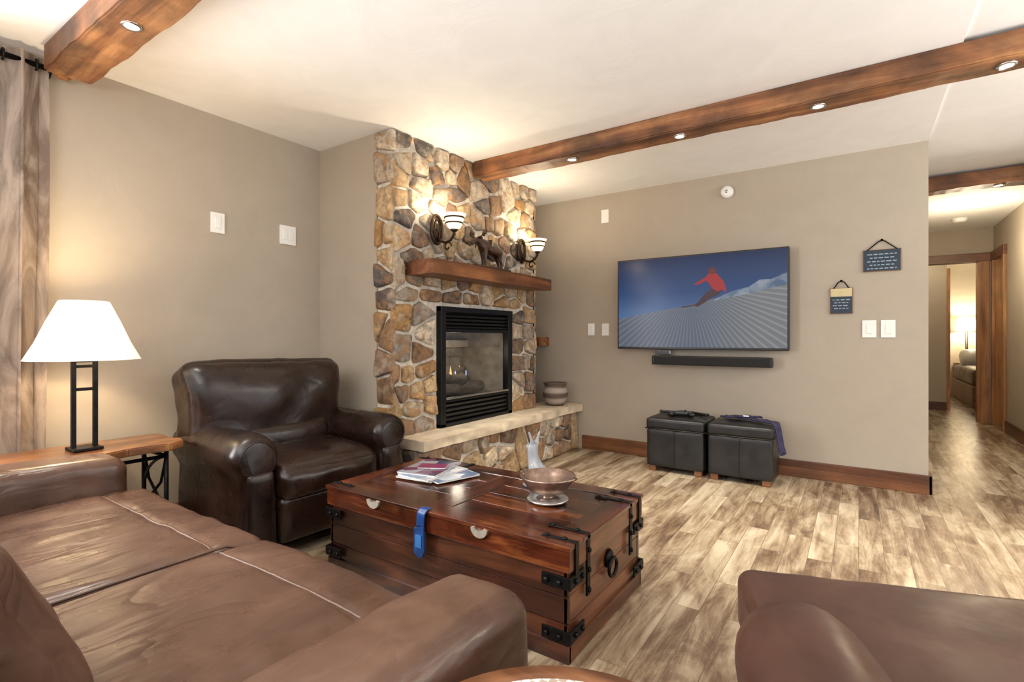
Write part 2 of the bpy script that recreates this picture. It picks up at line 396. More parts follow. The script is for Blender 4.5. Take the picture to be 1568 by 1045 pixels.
# ------------------------------------------------------------------ fireplace
PAL = [(.46, .31, .16), (.40, .235, .095), (.26, .155, .085), (.54, .45, .32), (.38, .32, .25), (.15, .11, .09), (.48, .35, .20), (.36, .31, .26), (.24, .16, .11), (.60, .52, .41), (.12, .105, .10), (.47, .40, .31)]
def clip(poly, nx, ny, c):
    out = []
    for i in range(len(poly)):
        a = poly[i]; b = poly[(i+1) % len(poly)]
        da = a[0]*nx+a[1]*ny-c; db = b[0]*nx+b[1]*ny-c
        if da <= 0: out.append(a)
        if (da < 0 < db) or (db < 0 < da):
            t = da/(da-db); out.append((a[0]+(b[0]-a[0])*t, a[1]+(b[1]-a[1])*t))
    return out
def stones(name, s0, s1, t0, t1, hole, cw, chh, fmap, parent, gap=.010, depth=.034, rnd=None):
    rnd = rnd or random.Random(3)
    seeds = []; nt_ = max(1, int(round((t1-t0)/chh))); ns = max(1, int(round((s1-s0)/cw)))
    for j in range(nt_):
        for i in range(-1, ns+1):
            s = s0+(i+.5+(.5 if j % 2 else 0)+rnd.uniform(-.30, .30))*(s1-s0)/ns
            t = t0+(j+.5+rnd.uniform(-.26, .26))*(t1-t0)/nt_
            if not (s0 < s < s1): continue
            if hole and hole[0]-.02 < s < hole[1]+.02 and hole[2]-.02 < t < hole[3]+.02: continue
            if rnd.random() < .13: continue
            seeds.append((s, t))
    vs = []; fs = []; cols = []
    for a in seeds:
        poly = [(s0, t0), (s1, t0), (s1, t1), (s0, t1)]
        gp = gap*rnd.uniform(.5, 1.5)
        for b in seeds:
            if a is b: continue
            dx = b[0]-a[0]; dy = (b[1]-a[1]); L = math.hypot(dx, dy)
            if L > .8: continue
            nx, ny = dx/L, dy/L
            if abs(ny) > abs(nx): nx *= .6
            else: ny *= .6
            l2 = math.hypot(nx, ny); nx /= l2; ny /= l2
            c = ((a[0]+b[0])/2)*nx+((a[1]+b[1])/2)*ny-gp
            poly = clip(poly, nx, ny, c)
            if len(poly) < 3: break
        if hole and len(poly) >= 3:
            if a[1] >= hole[3]:
                if any(hole[0] < p[0] < hole[1] and p[1] < hole[3] for p in poly) or a[0] > hole[0] and a[0] < hole[1]:
                    poly = clip(poly, 0, -1, -hole[3])
            if a[1] < hole[3] and a[0] <= hole[0]: poly = clip(poly, 1, 0, hole[0])
            if a[1] < hole[3] and a[0] >= hole[1]: poly = clip(poly, -1, 0, -hole[1])
        if len(poly) < 3: continue
        P = []
        for i in range(len(poly)):
            p = poly[i]; q = poly[(i+1) % len(poly)]
            P.append(p)
            if math.hypot(p[0]-q[0], p[1]-q[1]) > .06:
                for f_ in (.33, .66): P.append((p[0]+(q[0]-p[0])*f_+rnd.uniform(-.007, .004), p[1]+(q[1]-p[1])*f_+rnd.uniform(-.007, .004)))
        for _ in range(2):
            Q = []
            for i in range(len(P)):
                p = P[i]; q = P[(i+1) % len(P)]
                Q += [(p[0]*.78+q[0]*.22, p[1]*.78+q[1]*.22), (p[0]*.22+q[0]*.78, p[1]*.22+q[1]*.78)]
            P = Q
        cx = sum(p[0] for p in P)/len(P); cy = sum(p[1] for p in P)/len(P)
        d = depth*rnd.uniform(.5, 1.4); base = len(vs); n = len(P); tx = rnd.uniform(-.3, .3); ty = rnd.uniform(-.3, .3)
        for sc, dd in ((1.0, -.01), (.985, .5*d), (.93, .85*d), (.8, d), (.45, d*1.05)):
            for p in P:
                x = cx+(p[0]-cx)*sc; y = cy+(p[1]-cy)*sc
                h = dd+(tx*(x-cx)+ty*(y-cy))*(.5 if dd > 0 else 0)+(noise.noise(Vector((x*16, y*16, base*.01)))*.010 if dd > 0 else 0)
                vs.append(fmap(x, y, h))
        vs.append(fmap(cx, cy, d*1.05))
        for r_ in range(4):
            for k in range(n):
                l = (k+1) % n; fs.append((base+r_*n+k, base+r_*n+l, base+(r_+1)*n+l, base+(r_+1)*n+k))
        for k in range(n): fs.append((base+4*n+k, base+4*n+(k+1) % n, base+5*n))
        c = rnd.choice(PAL); f = rnd.uniform(.8, 1.2); cols += [(c[0]*f, c[1]*f, c[2]*f, 1)]*(5*n+1)
    bm = bmesh.new(); me = bpy.data.meshes.new(name); me.from_pydata(vs, [], fs); me.update()
    ca = me.color_attributes.new('Col', 'FLOAT_COLOR', 'POINT')
    for i, c in enumerate(cols): ca.data[i].color = c
    bm.from_mesh(me); bmesh.ops.recalc_face_normals(bm, faces=bm.faces); bm.to_mesh(me); bm.free()
    return link(name, me, M['stone'], parent, True)

fp = group('stone_fireplace', (-2.7, 3.2, 0))
FX = -2.52; Y0, Y1 = 2.33, 4.07
HY0, HY1, HZ0, HZ1 = 2.75, 3.66, .43, 1.31
def fpbox(n, *a): return box(n, *a, M['mortar'], fp)
fpbox('mortar_left', -2.66, FX, Y0, HY0, 0, CH); fpbox('mortar_right', -2.66, FX, HY1, Y1, 0, CH)
fpbox('mortar_top', -2.66, FX, HY0, HY1, HZ1, CH); fpbox('mortar_bottom', -2.66, FX, HY0, HY1, 0, HZ0)
box('recess_side', -3.27, -2.66, 3.99, 4.07, 0, CH, M['wall'], fp)
stones('stones_front', Y0-.01, Y1, .42, CH-.005, (HY0-.03, HY1+.03, 0, HZ1+.03), .160, .130, lambda s, t, d: (FX+d, s, t), fp, rnd=random.Random(11))
stones('stones_side', -2.67, -2.50, .42, CH-.005, None, .17, .14, lambda s, t, d: (s, Y0-d*.8, t), fp, rnd=random.Random(5))
stones('stones_recess', -3.2, -2.50, .42, CH-.005, None, .17, .15, lambda s, t, d: (s, Y1+d*.8, t), fp, rnd=random.Random(6))
hb = fp
box('hearth_base', -2.66, -2.31, 2.36, 4.54, 0, .37, M['mortar'], hb)
stones('hearth_stones', 2.36, 4.53, .0, .365, None, .18, .122, lambda s, t, d: (-2.31+d, s, t), hb, rnd=random.Random(21))
stones('hearth_stones_end', -2.66, -2.31, .0, .365, None, .17, .125, lambda s, t, d: (s, 2.36-d*.7, t), hb, rnd=random.Random(22))
bm = bmesh.new(); bmesh.ops.create_cube(bm, size=1); bmesh.ops.subdivide_edges(bm, edges=bm.edges[:], cuts=30, use_grid_fill=True)
for v in bm.verts:
    p = v.co.copy(); q = Vector((-2.44+p.x*.40, 3.44+p.y*2.2, .4+p.z*.065))
    if p.x > .49 or p.y < -.49:
        q.x += noise.noise(q*14)*.014*(p.x > .49)+noise.noise(q*3)*.012*(p.x > .49); q.y += noise.noise(q*12)*.012*(p.y < -.49)
    q.z += noise.noise(q*6)*.003
    v.co = q
from_bm('hearth_slab', bm, M['slab'], hb)
fb = group('gas_firebox', (-2.6, 3.2, .45))
def fbb(n, *a, m='blackmetal', bev=.004): return box(n, *a, M[m], fb, bev)
fbb('frame_left', -2.53, -2.475, HY0, HY0+.055, .435, HZ1); fbb('frame_right', -2.53, -2.475, HY1-.06, HY1, .435, HZ1)
fbb('frame_top', -2.53, -2.47, HY0, HY1, 1.27, HZ1)
for i in range(4): box('top_louver_%d' % i, -2.525, -2.488, HY0+.05, HY1-.055, 1.155+i*.028, 1.172+i*.028, M['blackmetal'], fb, .003, rot=(0, .35, 0))
fbb('top_rail', -2.53, -2.48, HY0+.05, HY1-.055, 1.12, 1.145)
fbb('frame_bottom', -2.53, -2.475, HY0, HY1, .435, .46)
for i in range(4): box('bottom_louver_%d' % i, -2.525, -2.488, HY0+.05, HY1-.055, .475+i*.035, .497+i*.035, M['blackmetal'], fb, .003, rot=(0, .35, 0))
fbb('bottom_rail', -2.53, -2.478, HY0+.05, HY1-.055, .61, .63)
box('trim_bar', -2.482, -2.47, HY0+.055, HY1-.06, .632, .645, M['chrome'], fb, .002)
fbb('louver_backing', -2.56, -2.535, HY0+.04, HY1-.04, .44, .62); fbb('louver_backing_top', -2.56, -2.535, HY0+.04, HY1-.04, 1.14, 1.29)
refr = plain('refractory_brick', (.40, .33, .24), .8, 0, .4, 9, .5)
box('box_floor', -3.0, -2.53, HY0+.04, HY1-.04, .58, .61, refr, fb)
box('box_back', -3.02, -3.0, HY0, HY1, .44, 1.3, refr, fb); box('box_l', -3.0, -2.54, HY0+.02, HY0+.05, .44, 1.3, refr, fb)
box('reflected_ledge', -3.0, -2.92, HY0+.05, HY1-.05, 1.0, 1.06, M['slab'], fb, .004)  # solid ledge stands in for the beige band reflected in the glass
for i in range(5):
    for j in range(6): box('firebrick_%d_%d' % (i, j), -3.0, -2.99, max(HY0+.03, HY0+.06+j*.14-(.07 if i % 2 else 0)), HY0+.06+j*.14+.13-(.07 if i % 2 else 0), .62+i*.075, .62+i*.075+.066, refr, fb, .003)
box('box_r', -3.0, -2.54, HY1-.05, HY1-.02, .44, 1.3, refr, fb); box('box_top', -3.0, -2.54, HY0, HY1, 1.15, 1.18, M['blackmetal'], fb)
mesh_obj('glass_pane', [(-2.505, HY0+.05, .63), (-2.505, HY1-.055, .63), (-2.505, HY1-.055, 1.13), (-2.505, HY0+.05, 1.13)], [(0, 1, 2, 3)], M['glass'], fb)
logm = wood('ceramic_log', [(.02, .014, .010), (.11, .08, .055), (.30, .24, .18)], 1, 14, .3, .9, .9, .5)
for i, (a, b_, r_) in enumerate([((-2.72, 2.92, .66), (-2.7, 3.5, .67), .05), ((-2.84, 2.98, .68), (-2.82, 3.46, .70), .055), ((-2.86, 3.0, .78), (-2.66, 3.25, .74), .035), ((-2.84, 3.42, .79), (-2.66, 3.2, .73), .035), ((-2.76, 3.05, .74), (-2.80, 3.4, .82), .032)]):
    a = Vector(a); b_ = Vector(b_); n = 9
    pts = [a.lerp(b_, k/(n-1))+noise.noise_vector(Vector((i*3, k*.6, 0)))*.012 for k in range(n)]
    tube('log_%d' % i, pts, r_, logm, fb, 12, rad=[r_*(1+.15*noise.noise(Vector((k*.8, i, 2)))) for k in range(n)])
flame = emis('gas_flame', (1, .5, .18), 1.5); flameb = emis('gas_flame_blue', (.45, .55, .95), 1.2)
for i in range(6):
    y = 2.98+i*.085; hgt = .07+.05*abs(math.sin(i*2.1)); fm = flame if i in (2, 4) else flameb
    lathe('flame_%d' % i, [(0, 0), (.009, .01), (.012, hgt*.3), (.006, hgt*.7), (0, hgt)], (-2.76+.03*math.sin(i), y, .74), fm, fb, 10)
L = bpy.data.lights.new('firebox_fill', 'POINT'); L.energy = 1.6; L.color = (1, .82, .62); L.shadow_soft_size = .05  # point light added to brighten the firebox interior
o = bpy.data.objects.new('firebox_fill', L); COL.objects.link(o); o.location = (-2.70, 3.2, .95)
mt = group('mantel_shelf', (-2.4, 3.2, 1.5))
bm = bmesh.new(); bmesh.ops.create_cube(bm, size=1); bmesh.ops.subdivide_edges(bm, edges=bm.edges[:], cuts=14, use_grid_fill=True)
for v in bm.verts:
    p = v.co; q = Vector((-2.385+p.x*.25, 3.2+p.y*1.52, 1.55+p.z*.095))
    q += noise.noise_vector(q*5)*.006; v.co = q
from_bm('timber', bm, M['beamY'], mt)
box('shelf_recess', -2.95, -2.62, 4.36, 4.55, 1.0, 1.085, M['beam'], None, .006)

def sconce(y):
    g = group('wall_sconce', (-2.45, y, 1.85))
    n = 28
    tube('oval_ring', [(-2.462, y+.055*math.cos(2*math.pi*i/n), 1.845+.10*math.sin(2*math.pi*i/n)) for i in range(n)], .011, M['bronze'], g, 8, True)
    tube('inner_ring', [(-2.458, y+.030*math.cos(2*math.pi*i/n), 1.845+.068*math.sin(2*math.pi*i/n)) for i in range(n)], .006, M['bronze'], g, 8, True)
    lathe('back_plate', [(0, .0), (.03, 0), (.034, .012), (.02, .02), (0, .022)], (-2.48, y, 1.80), M['bronze'], g, 20, rot=(0, R(90), 0), sx=1.5)
    tube('arm', [(-2.46, y, 1.79), (-2.42, y, 1.755), (-2.37, y, 1.745), (-2.33, y, 1.76), (-2.305, y, 1.79), (-2.30, y, 1.82)], .009, M['bronze'], g)
    tube('scroll', [(-2.36+.035*math.cos(a)*(1-a/9), y, 1.715+.035*math.sin(a)*(1-a/9)) for a in [k*.4 for k in range(16)]], .006, M['bronze'], g, 8)
    lathe('finial', [(0, -.03), (.012, -.02), (.006, -.008), (.02, 0), (.03, .012), (0, .014)], (-2.30, y, 1.815), M['bronze'], g, 20)
    lathe('bowl', [(.028, 0), (.045, .012), (.058, .04), (.066, .075), (.082, .10), (.078, .10), (.06, .07), (.052, .04), (.03, .012)], (-2.30, y, 1.83), M['alab'], g, 32)
    lathe('band_low', [(.057, .034), (.062, .036), (.062, .043), (.057, .045)], (-2.30, y, 1.83), M['bronze'], g, 32)
    lathe('band_high', [(.066, .07), (.071, .072), (.071, .08), (.067, .082)], (-2.30, y, 1.83), M['bronze'], g, 32)
    L = bpy.data.lights.new('sconce_light', 'POINT'); L.energy = 12; L.color = (1, .84, .60); L.shadow_soft_size = .035
    o = bpy.data.objects.new('sconce_light', L); COL.objects.link(o); o.location = (-2.30, y, 1.93)
sconce(2.69); sconce(3.79)

def skinned(name, verts, edges, radii, mat, parent, sub=2, root=0):
    me = bpy.data.meshes.new(name); me.from_pydata([tuple(v) for v in verts], edges, [])
    o = link(name, me, None, parent)
    me.materials.append(mat)
    md = o.modifiers.new('skin', 'SKIN'); sl = me.skin_vertices[0].data
    for i, r in enumerate(radii):
        sl[i].radius = r if isinstance(r, tuple) else (r, r)
    sl[root].use_root = True
    md.use_smooth_shade = True
    s = o.modifiers.new('sub', 'SUBSURF'); s.levels = sub; s.render_levels = sub
    return o
def moose(y, x, s, name='moose_sculpture'):
    g = group(name, (x, y, 1.605), 0, False); CM = M['carved']
    box('base', -.05, .05, -.21*s, .21*s, -.002, .022, CM, g, .006)
    V = [(0, 0.00, .165), (0, -.07, .178), (0, -.12, .188), (0, -.155, .20), (0, -.19, .192), (0, -.225, .165),
         (0, .07, .165), (0, .115, .155), (0, .14, .12),
         (.022, -.085, .13), (.024, -.09, .075), (.024, -.083, .03), (.024, -.09, .016),
         (-.022, -.075, .13), (-.024, -.06, .075), (-.024, -.055, .03), (-.024, -.062, .016),
         (.024, .095, .12), (.024, .085, .085), (.024, .115, .055), (.024, .105, .016),
         (-.024, .10, .12), (-.024, .115, .085), (-.024, .14, .055), (-.024, .132, .016)]
    E = [(0, 1), (1, 2), (2, 3), (3, 4), (4, 5), (0, 6), (6, 7), (7, 8), (1, 9), (9, 10), (10, 11), (11, 12), (1, 13), (13, 14), (14, 15), (15, 16), (6, 17), (17, 18), (18, 19), (19, 20), (6, 21), (21, 22), (22, 23), (23, 24)]
    rad = [.044, .048, .034, .026, .022, .015, .042, .03, .006, .018, .012, .010, .012, .018, .012, .010, .012, .023, .014, .010, .012, .023, .014, .010, .012]
    V = [Vector(v)*s for v in V]; rad = [r*s for r in rad]
    skinned('body', V, E, rad, CM, g)
    for sd in (1, -1):
        base = [(.012*sd, -.168, .215), (.04*sd, -.16, .225), (.055*sd, -.15, .245)]
        tube('antler_beam_%d' % sd, [Vector(p)*s for p in base], .006*s, CM, g, 8)
        palm = [(.040, .228), (.05, .224), (.065, .236), (.075, .234), (.073, .246), (.082, .252), (.073, .258), (.076, .272), (.065, .266), (.06, .278), (.053, .264), (.044, .26), (.042, .245)]
        n = len(palm); vs = [Vector((px*sd, (-.155+.015*(k % 2)), pz))*s for k, (px, pz) in enumerate(palm)]
        vs += [v+Vector((0, .007*s, 0)) for v in vs]
        mesh_obj('antler_palm_%d' % sd, vs, [tuple(range(n)), tuple(range(2*n-1, n-1, -1))]+[(i, (i+1) % n, n+(i+1) % n, n+i) for i in range(n)], CM, g)
        tube('ear_%d' % sd, [Vector(p)*s for p in [(.012*sd, -.15, .215), (.03*sd, -.145, .217), (.042*sd, -.14, .213)]], .006*s, CM, g, 8, rad=[.004*s, .008*s, .001])
    tube('dewlap', [Vector(p)*s for p in [(0, -.17, .18), (0, -.175, .155), (0, -.178, .135)]], .006, CM, g, 8, rad=[.009*s, .006*s, .002])
    return g
moose(3.20, -2.37, 1.05)

pm, nt, b = new_mat('striped_pottery')
w = nd(nt, 'ShaderNodeTexWave', Scale=3.2, Distortion=1.0); w.bands_direction = 'Z'; nt.links.new(coords(nt), w.inputs['Vector'])
nt.links.new(ramp(nt, w.outputs['Fac'], [(.2, (.10, .065, .05)), (.5, (.22, .165, .13)), (.8, (.36, .30, .25))]), b.inputs['Base Color']); b.inputs['Roughness'].default_value = .6
pg = group('pottery_bowl', (-2.41, 4.3, .436), 0, False)
lathe('vessel', [(0, 0), (.075, 0), (.085, .01), (.115, .07), (.122, .12), (.108, .165), (.098, .18), (.112, .205), (.118, .215), (.108, .218), (.09, .19), (.095, .165), (.108, .12), (.07, .02), (0, .015)], (0, 0, 0), pm, pg, 40)

# ------------------------------------------------------------------ TV + soundbar
tv = group('television', (-1.138, 4.45, 1.38))
box('cabinet', -1.835, -.441, 4.44, 4.50, .98, 1.785, M['black'], tv, .006)
box('wall_mount', -1.4, -.9, 4.495, 4.55, 1.2, 1.6, M['blackmetal'], tv)
def scr(u, v, k=0): return (-1.822+u*1.368, 4.4385-.0006*k, 1.0+v*.772)
def em_mat(name, build, es=.85):
    m, nt, b = new_mat(name); b.inputs['Base Color'].default_value = (.01, .01, .01, 1); b.inputs['Roughness'].default_value = .2
    b.inputs['Specular IOR Level'].default_value = .2
    b.inputs['Emission Strength'].default_value = es
    nt.links.new(build(nt), b.inputs['Emission Color']); return m
def sky_b(nt):
    tc = nt.nodes.new('ShaderNodeTexCoord'); s = nt.nodes.new('ShaderNodeSeparateXYZ'); nt.links.new(tc.outputs['Generated'], s.inputs[0])
    return ramp(nt, s.outputs['Z'], [(.30, (.085, .17, .34)), (.6, (.022, .065, .19)), (1.0, (.004, .018, .075))])
def snow_b(nt):
    tc = nt.nodes.new('ShaderNodeTexCoord'); s = nt.nodes.new('ShaderNodeSeparateXYZ'); nt.links.new(tc.outputs['Object'], s.inputs[0])
    dx = nd(nt, 'ShaderNodeMath', operation='ADD'); nt.links.new(s.outputs['X'], dx.inputs[0]); dx.inputs[1].default_value = .05
    dz = nd(nt, 'ShaderNodeMath', operation='ADD'); nt.links.new(s.outputs['Z'], dz.inputs[0]); dz.inputs[1].default_value = -.16
    at = nd(nt, 'ShaderNodeMath', operation='ARCTAN2'); nt.links.new(dz.outputs[0], at.inputs[0]); nt.links.new(dx.outputs[0], at.inputs[1])
    ml = nd(nt, 'ShaderNodeMath', operation='MULTIPLY'); nt.links.new(at.outputs[0], ml.inputs[0]); ml.inputs[1].default_value = 100
    sn = nd(nt, 'ShaderNodeMath', operation='SINE'); nt.links.new(ml.outputs[0], sn.inputs[0])
    c = ramp(nt, sn.outputs[0], [(.0, (.115, .13, .16)), (.9, (.175, .19, .21))])
    g = ramp(nt, s.outputs['X'], [(.0, (.75, .8, .9)), (.5, (1.35, 1.25, 1.1))])
    return mixc(nt, 1.0, c, g, 'MULTIPLY')
def flat(name, pts, mat, k): return mesh_obj(name, [scr(u, v, k) for u, v in pts], [tuple(range(len(pts)))], mat, tv)
flat('screen_sky', [(0, 0), (1, 0), (1, 1), (0, 1)], em_mat('screen_sky', sky_b), 0)
flat('screen_snow', [(0, 0), (1, 0), (1, .68), (.86, .62), (.72, .57), (.6, .52), (.45, .46), (.3, .42), (.15, .37), (0, .33)], em_mat('screen_snow', snow_b, 1.0), 1)
def pl_b(nt):
    f = tex_noise(nt, coords(nt), 9, 5, .6, 1)
    return ramp(nt, f, [(.35, (.08, .13, .22)), (.65, (.28, .32, .38))])
flat('screen_plume', [(.60, .50), (.8, .56), (1, .64), (1, .76), (.92, .70), (.86, .70), (.80, .63), (.72, .60), (.66, .56)], em_mat('screen_plume', pl_b), 2)
red = emis('screen_red', (.20, .010, .013), .55); drk = emis('screen_dark', (.03, .012, .02), .5); skn = emis('screen_helmet', (.07, .012, .01), .6)
flat('skier_torso', [(.55, .74), (.58, .80), (.62, .80), (.655, .72), (.66, .62), (.63, .60), (.60, .63), (.575, .70)], red, 4)
flat('skier_arm', [(.49, .68), (.50, .70), (.57, .77), (.585, .74), (.53, .69)], red, 5)
flat('skier_arm2', [(.63, .78), (.665, .70), (.68, .60), (.67, .59), (.64, .68)], red, 5)
flat('skier_head', [(.575, .80), (.58, .85), (.60, .865), (.62, .84), (.62, .80), (.595, .785)], skn, 6)
flat('skier_legs', [(.66, .63), (.60, .64), (.55, .57), (.52, .50), (.49, .46), (.51, .44), (.55, .48), (.59, .53), (.64, .57)], drk, 3)
flat('skier_ski', [(.42, .435), (.41, .445), (.50, .47), (.56, .52), (.565, .505), (.50, .455)], drk, 6)
sb = group('soundbar', (-1.03, 4.47, .88))
box('bar', -1.51, -.555, 4.42, 4.50, .845, .925, M['black'], sb, .012)
box('grille', -1.49, -.575, 4.416, 4.422, .855, .915, plain('speaker_cloth', (.010, .010, .011), .8, 0, .3, 200, .3), sb)
box('bracket', -1.2, -.9, 4.5, 4.552, .86, .91, M['blackmetal'], sb)
cb = group('media_box', (-1.42, 4.5, .95))
box('body', -1.50, -1.36, 4.47, 4.55, .935, .972, M['chrome'], cb, .006)
box('face', -1.495, -1.365, 4.466, 4.471, .94, .967, M['black'], cb)

def plate_y(name, x, z, w=.075, h=.12, rock=1):
    g = group(name, (x, 4.545, z)); box('plate', x-w/2, x+w/2, 4.541, 4.55, z-h/2, z+h/2, M['plate'], g, .002)
    for i in range(rock):
        cx = x+(i-(rock-1)/2)*.045; box('rocker_%d' % i, cx-.016, cx+.016, 4.536, 4.542, z-.033, z+.033, M['plate'], g, .002)
def plate_x(name, y, z, w, h, rock=1):
    g = group(name, (-3.265, y, z)); box('plate', -3.27, -3.261, y-w/2, y+w/2, z-h/2, z+h/2, M['plate'], g, .002)
    for i in range(rock):
        cy = y+(i-(rock-1)/2)*.045; box('rocker_%d' % i, -3.262, -3.256, cy-.016, cy+.016, z-.033, z+.033, M['plate'], g, .002)
plate_y('blank_wall_plate', -2.005, 2.24, .075, .125, 0)
plate_y('outlet_plate', -2.15, 1.16, .072, .115); plate_y('outlet_plate', -2.0, 1.158, .072, .115)
plate_y('light_switch', .064, 1.147, .085, .125); plate_y('light_switch', .175, 1.147, .085, .125)
plate_x('light_switch', 1.593, 1.79, .082, .125, 1); plate_x('light_switch', 2.06, 1.79, .118, .13, 2)
sd = group('smoke_detector', (-.905, 4.53, 2.293), 0, False)
lathe('body', [(0, -.03), (.03, -.03), (.048, -.018), (.05, 0), (.05, .02), (0, .02)], (0, 0, 0), M['plate'], sd, 32, rot=(R(-90), 0, 0))
lathe('lens', [(0, -.034), (.012, -.034), (.014, -.028)], (0, 0, 0), M['chrome'], sd, 16, rot=(R(-90), 0, 0))
sd2 = group('smoke_detector', (.98, 7.9, 2.47), 0, False)
lathe('body', [(0, -.04), (.05, -.04), (.07, -.02), (.07, 0)], (0, 0, 0), M['plate'], sd2, 32)
signb = plain('sign_paint_slate', (.02, .035, .055), .6); signt = plain('sign_lettering', (.30, .40, .48), .6); signw = plain('sign_wood', (.25, .12, .06), .6); signc = plain('sign_cream', (.6, .5, .28), .6)
def sign(x0, x1, z0, z1, peak, base, top=None):
    g = group('hanging_sign', ((x0+x1)/2, 4.54, (z0+z1)/2)); xm = (x0+x1)/2
    box('backing', x0-.004, x1+.004, 4.536, 4.549, z0-.004, z1+.004, signw, g, .002); box('board', x0, x1, 4.531, 4.538, z0, z1, base, g, .001)
    if top: box('header', x0, x1, 4.529, 4.533, z1-(z1-z0)*.33, z1, top, g)
    n = 5; zz = z1-(z1-z0)*(.42 if top else .15); st = (zz-z0)/(n); rn = random.Random(int(z0*1000))
    for i in range(n-(1 if top else 0)):
        w = (x1-x0)*(.40-.07*(i % 2)); cx_ = xm-w; k = 0
        while cx_ < xm+w-.008:
            ln = rn.uniform(.012, .03); e_ = min(cx_+ln, xm+w)
            box('word_%d_%d' % (i, k), cx_, e_, 4.5285, 4.5315, zz-st*i-st*.5, zz-st*i-st*.22, signt, g); cx_ = e_+.008; k += 1
    tube('wire', [(x0+.02, 4.53, z1), (xm-.02, 4.54, peak-.01), (xm, 4.54, peak), (xm+.02, 4.54, peak-.01), (x1-.02, 4.53, z1)], .004, M['iron'], g, 8)
    lathe('hook', [(0, -.006), (.008, -.006), (.008, .01)], (xm, 4.54, peak), M['iron'], g, 12, rot=(R(90), 0, 0))
sign(.03, .245, 1.565, 1.715, 1.785, signb); sign(-.175, -.04, 1.265, 1.45, 1.505, signb, signc)

# ------------------------------------------------------------------ storage ottomans
def ottoman(x0, x1):
    g = group('storage_ottoman', ((x0+x1)/2, 4.29, 0), 0, False); w = (x1-x0)/2; d = .205
    rbox('body', (0, 0, .19), (w-.006, d-.006, .15), .018, M['black_leather'], g, 10, wr=.002)
    rbox('lid', (0, 0, .385), (w, d, .045), .025, M['black_leather'], g, 12, (0, 0, .012), wr=.002)
    for i, (sx, sy) in enumerate([(1, 1), (1, -1), (-1, 1), (-1, -1)]):
        box('foot_%d' % i, sx*(w-.05)-.028, sx*(w-.05)+.028, sy*(d-.045)-.028, sy*(d-.045)+.028, 0, .045, M['base'], g, .006)
    tube('piping', [(a*(w+.001), b_*(d+.001), .345) for a, b_ in [(-1, -1), (-.5, -1), (0, -1), (.5, -1), (1, -1), (1, 0), (1, 1), (0, 1), (-1, 1), (-1, 0)]], .004, M['seamdark'], g, 6, True)
    box('seam_v', -.002, .002, -d-.001, -d+.01, .06, .33, M['seamdark'], g)
    return g
ottoman(-1.445, -.985); ottoman(-.965, -.505)
gc = group('game_controller', (-1.2, 4.25, .463), .2, False)
rbox('body', (0, 0, 0), (.08, .035, .017), .015, M['black'], gc, 8); rbox('grip_l', (-.07, -.03, -.002), (.025, .045, .017), .015, M['black'], gc, 8, rot=(0, 0, -.4)); rbox('grip_r', (.07, -.03, -.002), (.025, .045, .017), .015, M['black'], gc, 8, rot=(0, 0, .4))
lathe('stick', [(0, .02), (.01, .02), (.008, .012), (.005, 0)], (.03, -.01, .01), M['black'], gc, 12)
for lx, rz in ((-1.10, -.5), (-1.32, .35)):
    rc = group('remote_control', (lx, 4.38, .452), rz, False)
    rbox('body', (0, 0, 0), (.1, .024, .011), .009, M['black'], rc, 8); box('buttons', -.07, .05, -.012, .012, .010, .013, M['chrome'], rc, .001)
navy = plain('navy_cloth', (.022, .018, .06), .8, 0, .5, 30, .3)
def ribbon(name, path, width_dir, w, mat, parent, th=.006, wav=.006):
    P = [Vector(p) for p in path]; fine = []
    for i in range(len(P)-1):
        for k in range(5): fine.append(P[i].lerp(P[i+1], k/5))
    fine.append(P[-1]); wd = Vector(width_dir).normalized(); vs = []; fs = []; m = 9
    for i, p in enumerate(fine):
        for k in range(m):
            q = p+wd*((k/(m-1)-.5)*w); q += noise.noise_vector(q*22)*wav; vs.append(q)
    for i in range(len(fine)-1):
        for k in range(m-1): fs.append((i*m+k, i*m+k+1, (i+1)*m+k+1, (i+1)*m+k))
    o = mesh_obj(name, vs, fs, mat, parent, True); s = o.modifiers.new('s', 'SOLIDIFY'); s.thickness = th; s.offset = 0; return o
sc = group('navy_scarf', (-.7, 4.3, .45))
ribbon('band', [(-.90, 4.36, .455), (-.75, 4.30, .462), (-.60, 4.24, .458), (-.515, 4.20, .455), (-.488, 4.18, .43), (-.475, 4.16, .36), (-.45, 4.14, .24)], (.35, 1, 0), .075, navy, sc, .01, .008)
ribbon('fold', [(-.85, 4.26, .468), (-.72, 4.30, .476), (-.62, 4.33, .472)], (.2, 1, 0), .07, navy, sc, .012, .012)
box('label', -.74, -.70, 4.26, 4.30, .476, .482, M['plate'], sc, .001, rot=(0, 0, .3))

# ------------------------------------------------------------------ trunk coffee table
TX0, TX1, TY0, TY1, TZ = -2.06, -.80, 1.515, 2.18, .395
tr = group('trunk_coffee_table', ((TX0+TX1)/2, (TY0+TY1)/2, 0))
LZ = .305
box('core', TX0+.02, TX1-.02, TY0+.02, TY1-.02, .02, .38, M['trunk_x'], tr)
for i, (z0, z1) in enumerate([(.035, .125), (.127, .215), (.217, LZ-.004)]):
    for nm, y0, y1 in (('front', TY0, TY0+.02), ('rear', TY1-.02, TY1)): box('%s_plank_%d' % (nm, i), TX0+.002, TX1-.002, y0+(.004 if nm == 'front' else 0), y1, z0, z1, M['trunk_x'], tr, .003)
    for nm, x0, x1 in (('left', TX0, TX0+.02), ('right', TX1-.02, TX1)): box('%s_plank_%d' % (nm, i), x0, x1-(.004 if nm == 'right' else 0), TY0+.004, TY1, z0, z1, M['trunk_y'], tr, .003)
